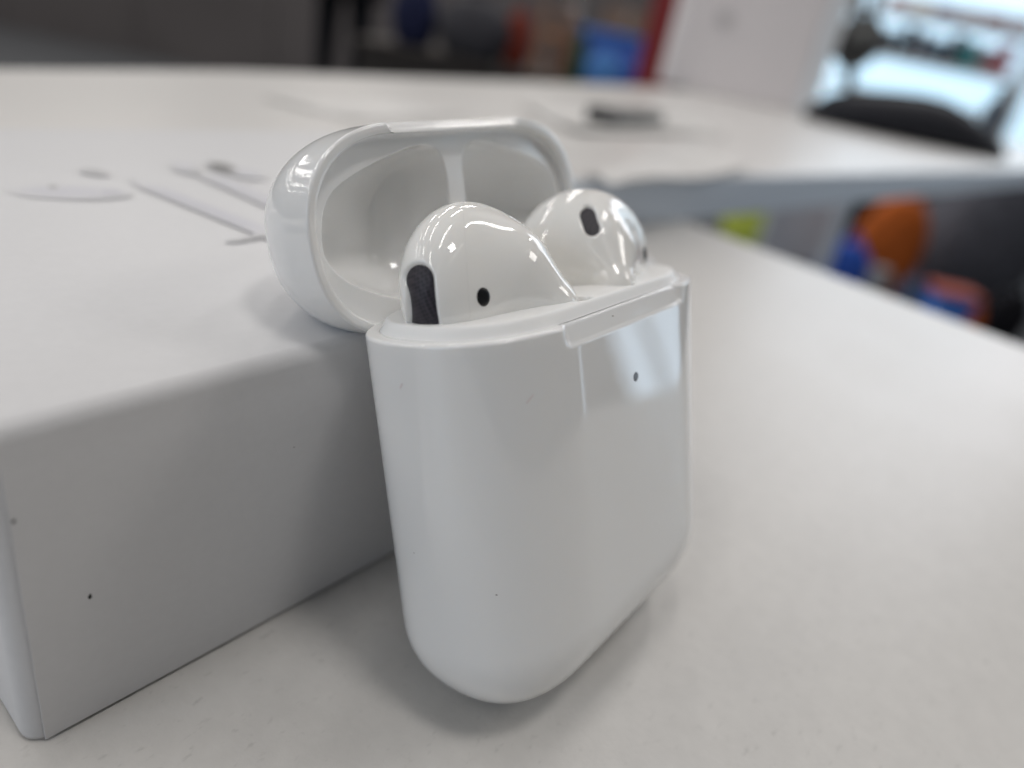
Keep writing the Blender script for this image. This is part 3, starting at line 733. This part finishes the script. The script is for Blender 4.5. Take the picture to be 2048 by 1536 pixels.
WOOD = mat('warm_wood', (0.34, 0.16, 0.075), 0.5, noise=(40, 0.15))
for x in (-20, 24):
    bm = bmesh.new(); box_bm(bm, (x*k-6*k, 0, 0), (x*k+6*k, 30, 130*k), 3); bobj('leg', bm, WOOD, o)
bm = bmesh.new(); box_bm(bm, (-14*k+0.5, 4, 70*k), (18*k-0.5, 26, 84*k), 3); bobj('rail', bm, WOOD, o)
RED = mat('dark_red_panel', (0.26, 0.02, 0.022), 0.5)
o = thing('banner_stand', 'narrow dark red panel standing beside the pale board', 'panel', (*at_d((1306, 150), 2500)[:2], FZ), (0, 0, YAW)); k = 2500/FPX
bm = bmesh.new(); box_bm(bm, (-34*k, 0, 20), (34*k, 22, 1900), 4); bobj('panel', bm, RED, o)
bm = bmesh.new(); box_bm(bm, (-40*k, -120, 0.5), (40*k, 140, 19), 4); bobj('foot', bm, DGREY, o)
# added ring on a cord, standing in for a blurred round highlight
o = thing('highlight_ring', 'added steel ring standing in for a blurred round highlight before the dark wall', 'ring', tuple(at_d((1148, 22), cd+200)), (0, 0, YAW))
bm = bmesh.new(); tube_bm(bm, [(26*math.cos(a), 0, 26*math.sin(a)) for a in np.linspace(0, 2*math.pi, 33)], 6, 10, False); bobj('ring', bm, STEEL, o, True)
bm = bmesh.new(); tube_bm(bm, [(0, 0, 26), (0, 0, 700)], 2, 8); bobj('cord', bm, DGREY, o)

# bright white shelves in the window at right
WSH = mat('white_shelf_paint', (0.78, 0.80, 0.82), 0.5)
GLOW = mat('lit_window_pane', (0.8, 0.85, 0.9), 0.4, emit=(0.58, 0.83, 1.0), estr=1.0)
sdist = 4700; k = sdist/FPX
pS = at_d((1850, 100), sdist)
sh = thing('display_shelves', 'white display shelves standing in front of a bright window', 'shelves', (pS[0], pS[1], FZ), (0, 0, YAW-0.28))
zof = lambda y, x=1850: at_d((x, y), sdist)[2] - FZ
zt = [zof(262), zof(205), zof(128), zof(40), zof(-60)]
for z in zt:
    bm = bmesh.new(); box_bm(bm, (-190*k, -120, z-12), (185*k, 190, z+12), 3); bobj('shelf_board', bm, WSH, sh)
for x in (-193*k, 188*k):
    bm = bmesh.new(); box_bm(bm, (x-20, -124, zof(270)), (x+20, 194, zof(-120)), 3); bobj('side_panel', bm, WSH, sh)
win = thing('bright_window', 'bright bluish white window behind the display shelves', 'window', (pS[0]+HF[0]*420, pS[1]+HF[1]*420, FZ), (0, 0, YAW-0.28))
bm = bmesh.new(); wz0 = zof(262); box_bm(bm, (-330*k, 0, wz0), (420*k, 10, 2500)); bobj('pane', bm, GLOW, win)
for x in (-336*k, 426*k):
    bm = bmesh.new(); box_bm(bm, (x-6*k, -20, 0.3), (x+6*k, 30, 2560), 4); bobj('frame', bm, WSH, win)
bm = bmesh.new(); box_bm(bm, (-330*k+.5, -20, 0.3), (420*k-.5, 30, wz0-2), 4); bobj('sill_panel', bm, DGREY, win)
bm = bmesh.new(); box_bm(bm, (-189*k, -110, 0.3), (184*k, 180, zof(262)-13), 4); bobj('base_cabinet', bm, DGREY, sh)
# goods on the shelves: each a small package
cols = [((0.02, 0.025, 0.04), 'dark navy'), ((0.015, 0.015, 0.02), 'black'), ((0.05, 0.02, 0.03), 'dark plum'), ((0.03, 0.06, 0.10), 'slate blue'), ((0.02, 0.02, 0.025), 'sooty black'), ((0.03, 0.30, 0.32), 'teal'), ((0.35, 0.2, 0.22), 'dusty pink'), ((0.55, 0.16, 0.20), 'coral pink')]
cS, sS = math.cos(YAW-0.28), math.sin(YAW-0.28)
def pack(nm, label, cat, lx, z, W, Hh, colr):
    o = thing(nm, label, cat, (pS[0] + cS*lx + sS*60, pS[1] + sS*lx - cS*60, FZ + z + 12.5), (0, 0, YAW-0.28), 'packages on the display shelves')
    bm = bmesh.new(); box_bm(bm, (-W/2, 0, 0), (W/2, 70, Hh*0.82), 4); bobj('carton', bm, mat('package_card', colr, 0.5), o)
    bm = bmesh.new(); box_bm(bm, (-W/2+3, 3, Hh*0.82+0.4), (W/2-3, 67, Hh), 5); bobj('lid', bm, mat('package_lid', tuple(min(1, v*1.3+0.01) for v in colr), 0.5), o)
for i, (colr, cn) in enumerate(cols):
    pack('package', '%s package in the lower row of the display shelves' % cn, 'package', (-70 + i*30)*k, zt[2], 27*k, (44 + 7*((i*5) % 3))*k, colr)
pal = [((0.6, 0.42, 0.40), 'salmon'), ((0.7, 0.6, 0.5), 'cream'), ((0.4, 0.3, 0.34), 'mauve'), ((0.6, 0.5, 0.5), 'rose grey'), ((0.5, 0.3, 0.28), 'brick red'), ((0.65, 0.55, 0.58), 'pale lilac')]
for i, (colr, cn) in enumerate(pal):
    pack('package', '%s package in the upper row of the display shelves' % cn, 'package', (-80 + i*44)*k, zt[3], 38*k, 28*k, colr)
WW = mat('side_wall_paint', (0.55, 0.58, 0.62), 0.6)

# things on the floor under the raised desk
def fl_at(px): return at_z(px, FZ)
def floor_goods(name, label, cat, px, d, wpx, hpx, mk, tilt=0):
    p = at_d(px, d); o = thing(name, label, cat, (p[0], p[1], FZ+0.5), (0, 0, YAW+tilt)); k = d/FPX; base = (p[2]-FZ)
    mk(o, wpx*k, base + hpx*k); return o
floor_goods('backpack', 'orange backpack on the floor, seen under the raised desk', 'bag', (1775, 540), 3500, 135, 135, m_bag((0.50, 0.12, 0.022)))
floor_goods('tote_bag', 'dark blue bag on the floor next to the orange backpack', 'bag', (1690, 560), 3200, 110, 66, m_bag((0.03, 0.09, 0.42)))
floor_goods('carton', 'grey-blue carton on the floor under the raised desk', 'carton', (1580, 500), 3900, 120, 100, m_carton((0.55, 0.60, 0.66), (0.6, 0.65, 0.7)))
floor_goods('storage_bin', 'lime green bin on the floor under the raised desk', 'bin', (1490, 470), 4000, 90, 46, m_bin((0.55, 0.66, 0.08), (0.6, 0.7, 0.1)))
floor_goods('storage_bin', 'blue bin with orange rim on the floor beyond the desk edge', 'bin', (1898, 640), 3000, 84, 46, m_bin((0.03, 0.14, 0.5), (0.45, 0.06, 0.012)))
floor_goods('duffel_bag', 'large dark grey bag on the floor at the right, under the raised desk', 'bag', (1985, 560), 3700, 260, 200, m_bag((0.12, 0.125, 0.15)), 0.2)
floor_goods('duffel_bag', 'black bag on the floor before the large grey bag', 'bag', (2020, 650), 3100, 90, 60, m_bag((0.010, 0.010, 0.014)))
floor_goods('carton', 'small pale grey carton between the blue bag and the blue bin under the desk', 'carton', (1752, 580), 3150, 34, 40, m_carton((0.30, 0.31, 0.32), (0.4, 0.4, 0.4)))
floor_goods('tote_bag', 'small steel blue bag just left of the orange rimmed bin under the desk', 'bag', (1822, 600), 3100, 50, 40, m_bag((0.10, 0.14, 0.22)))
floor_goods('backpack', 'small orange bag on the floor right of the blue bin', 'bag', (1950, 655), 2950, 34, 30, m_bag((0.45, 0.10, 0.02)))
floor_goods('carton', 'black carton on the floor behind the orange backpack', 'carton', (1670, 450), 4200, 120, 60, m_carton((0.012, 0.012, 0.014), (0.02, 0.02, 0.02)))
floor_goods('backpack', 'slate grey backpack on the floor right of the orange backpack', 'bag', (1900, 500), 4000, 110, 150, m_bag((0.07, 0.075, 0.095)))
goods('tub', 'small orange-brown tub behind the wooden frame on the dark counter', 'tub', (1128, 140), cd+120, 44, 60, m_bin((0.10, 0.035, 0.016), (0.16, 0.06, 0.03)))
goods('backpack', 'dark plum bag at the right end of the dark counter', 'bag', (1278, 150), cd+140, 60, 130, m_bag((0.06, 0.02, 0.04)))
goods('carton', 'slim dark green carton between the wooden frame and the blue bin', 'carton', (1150, 150), cd-100, 28, 84, m_carton((0.03, 0.08, 0.05), (0.1, 0.2, 0.15)))
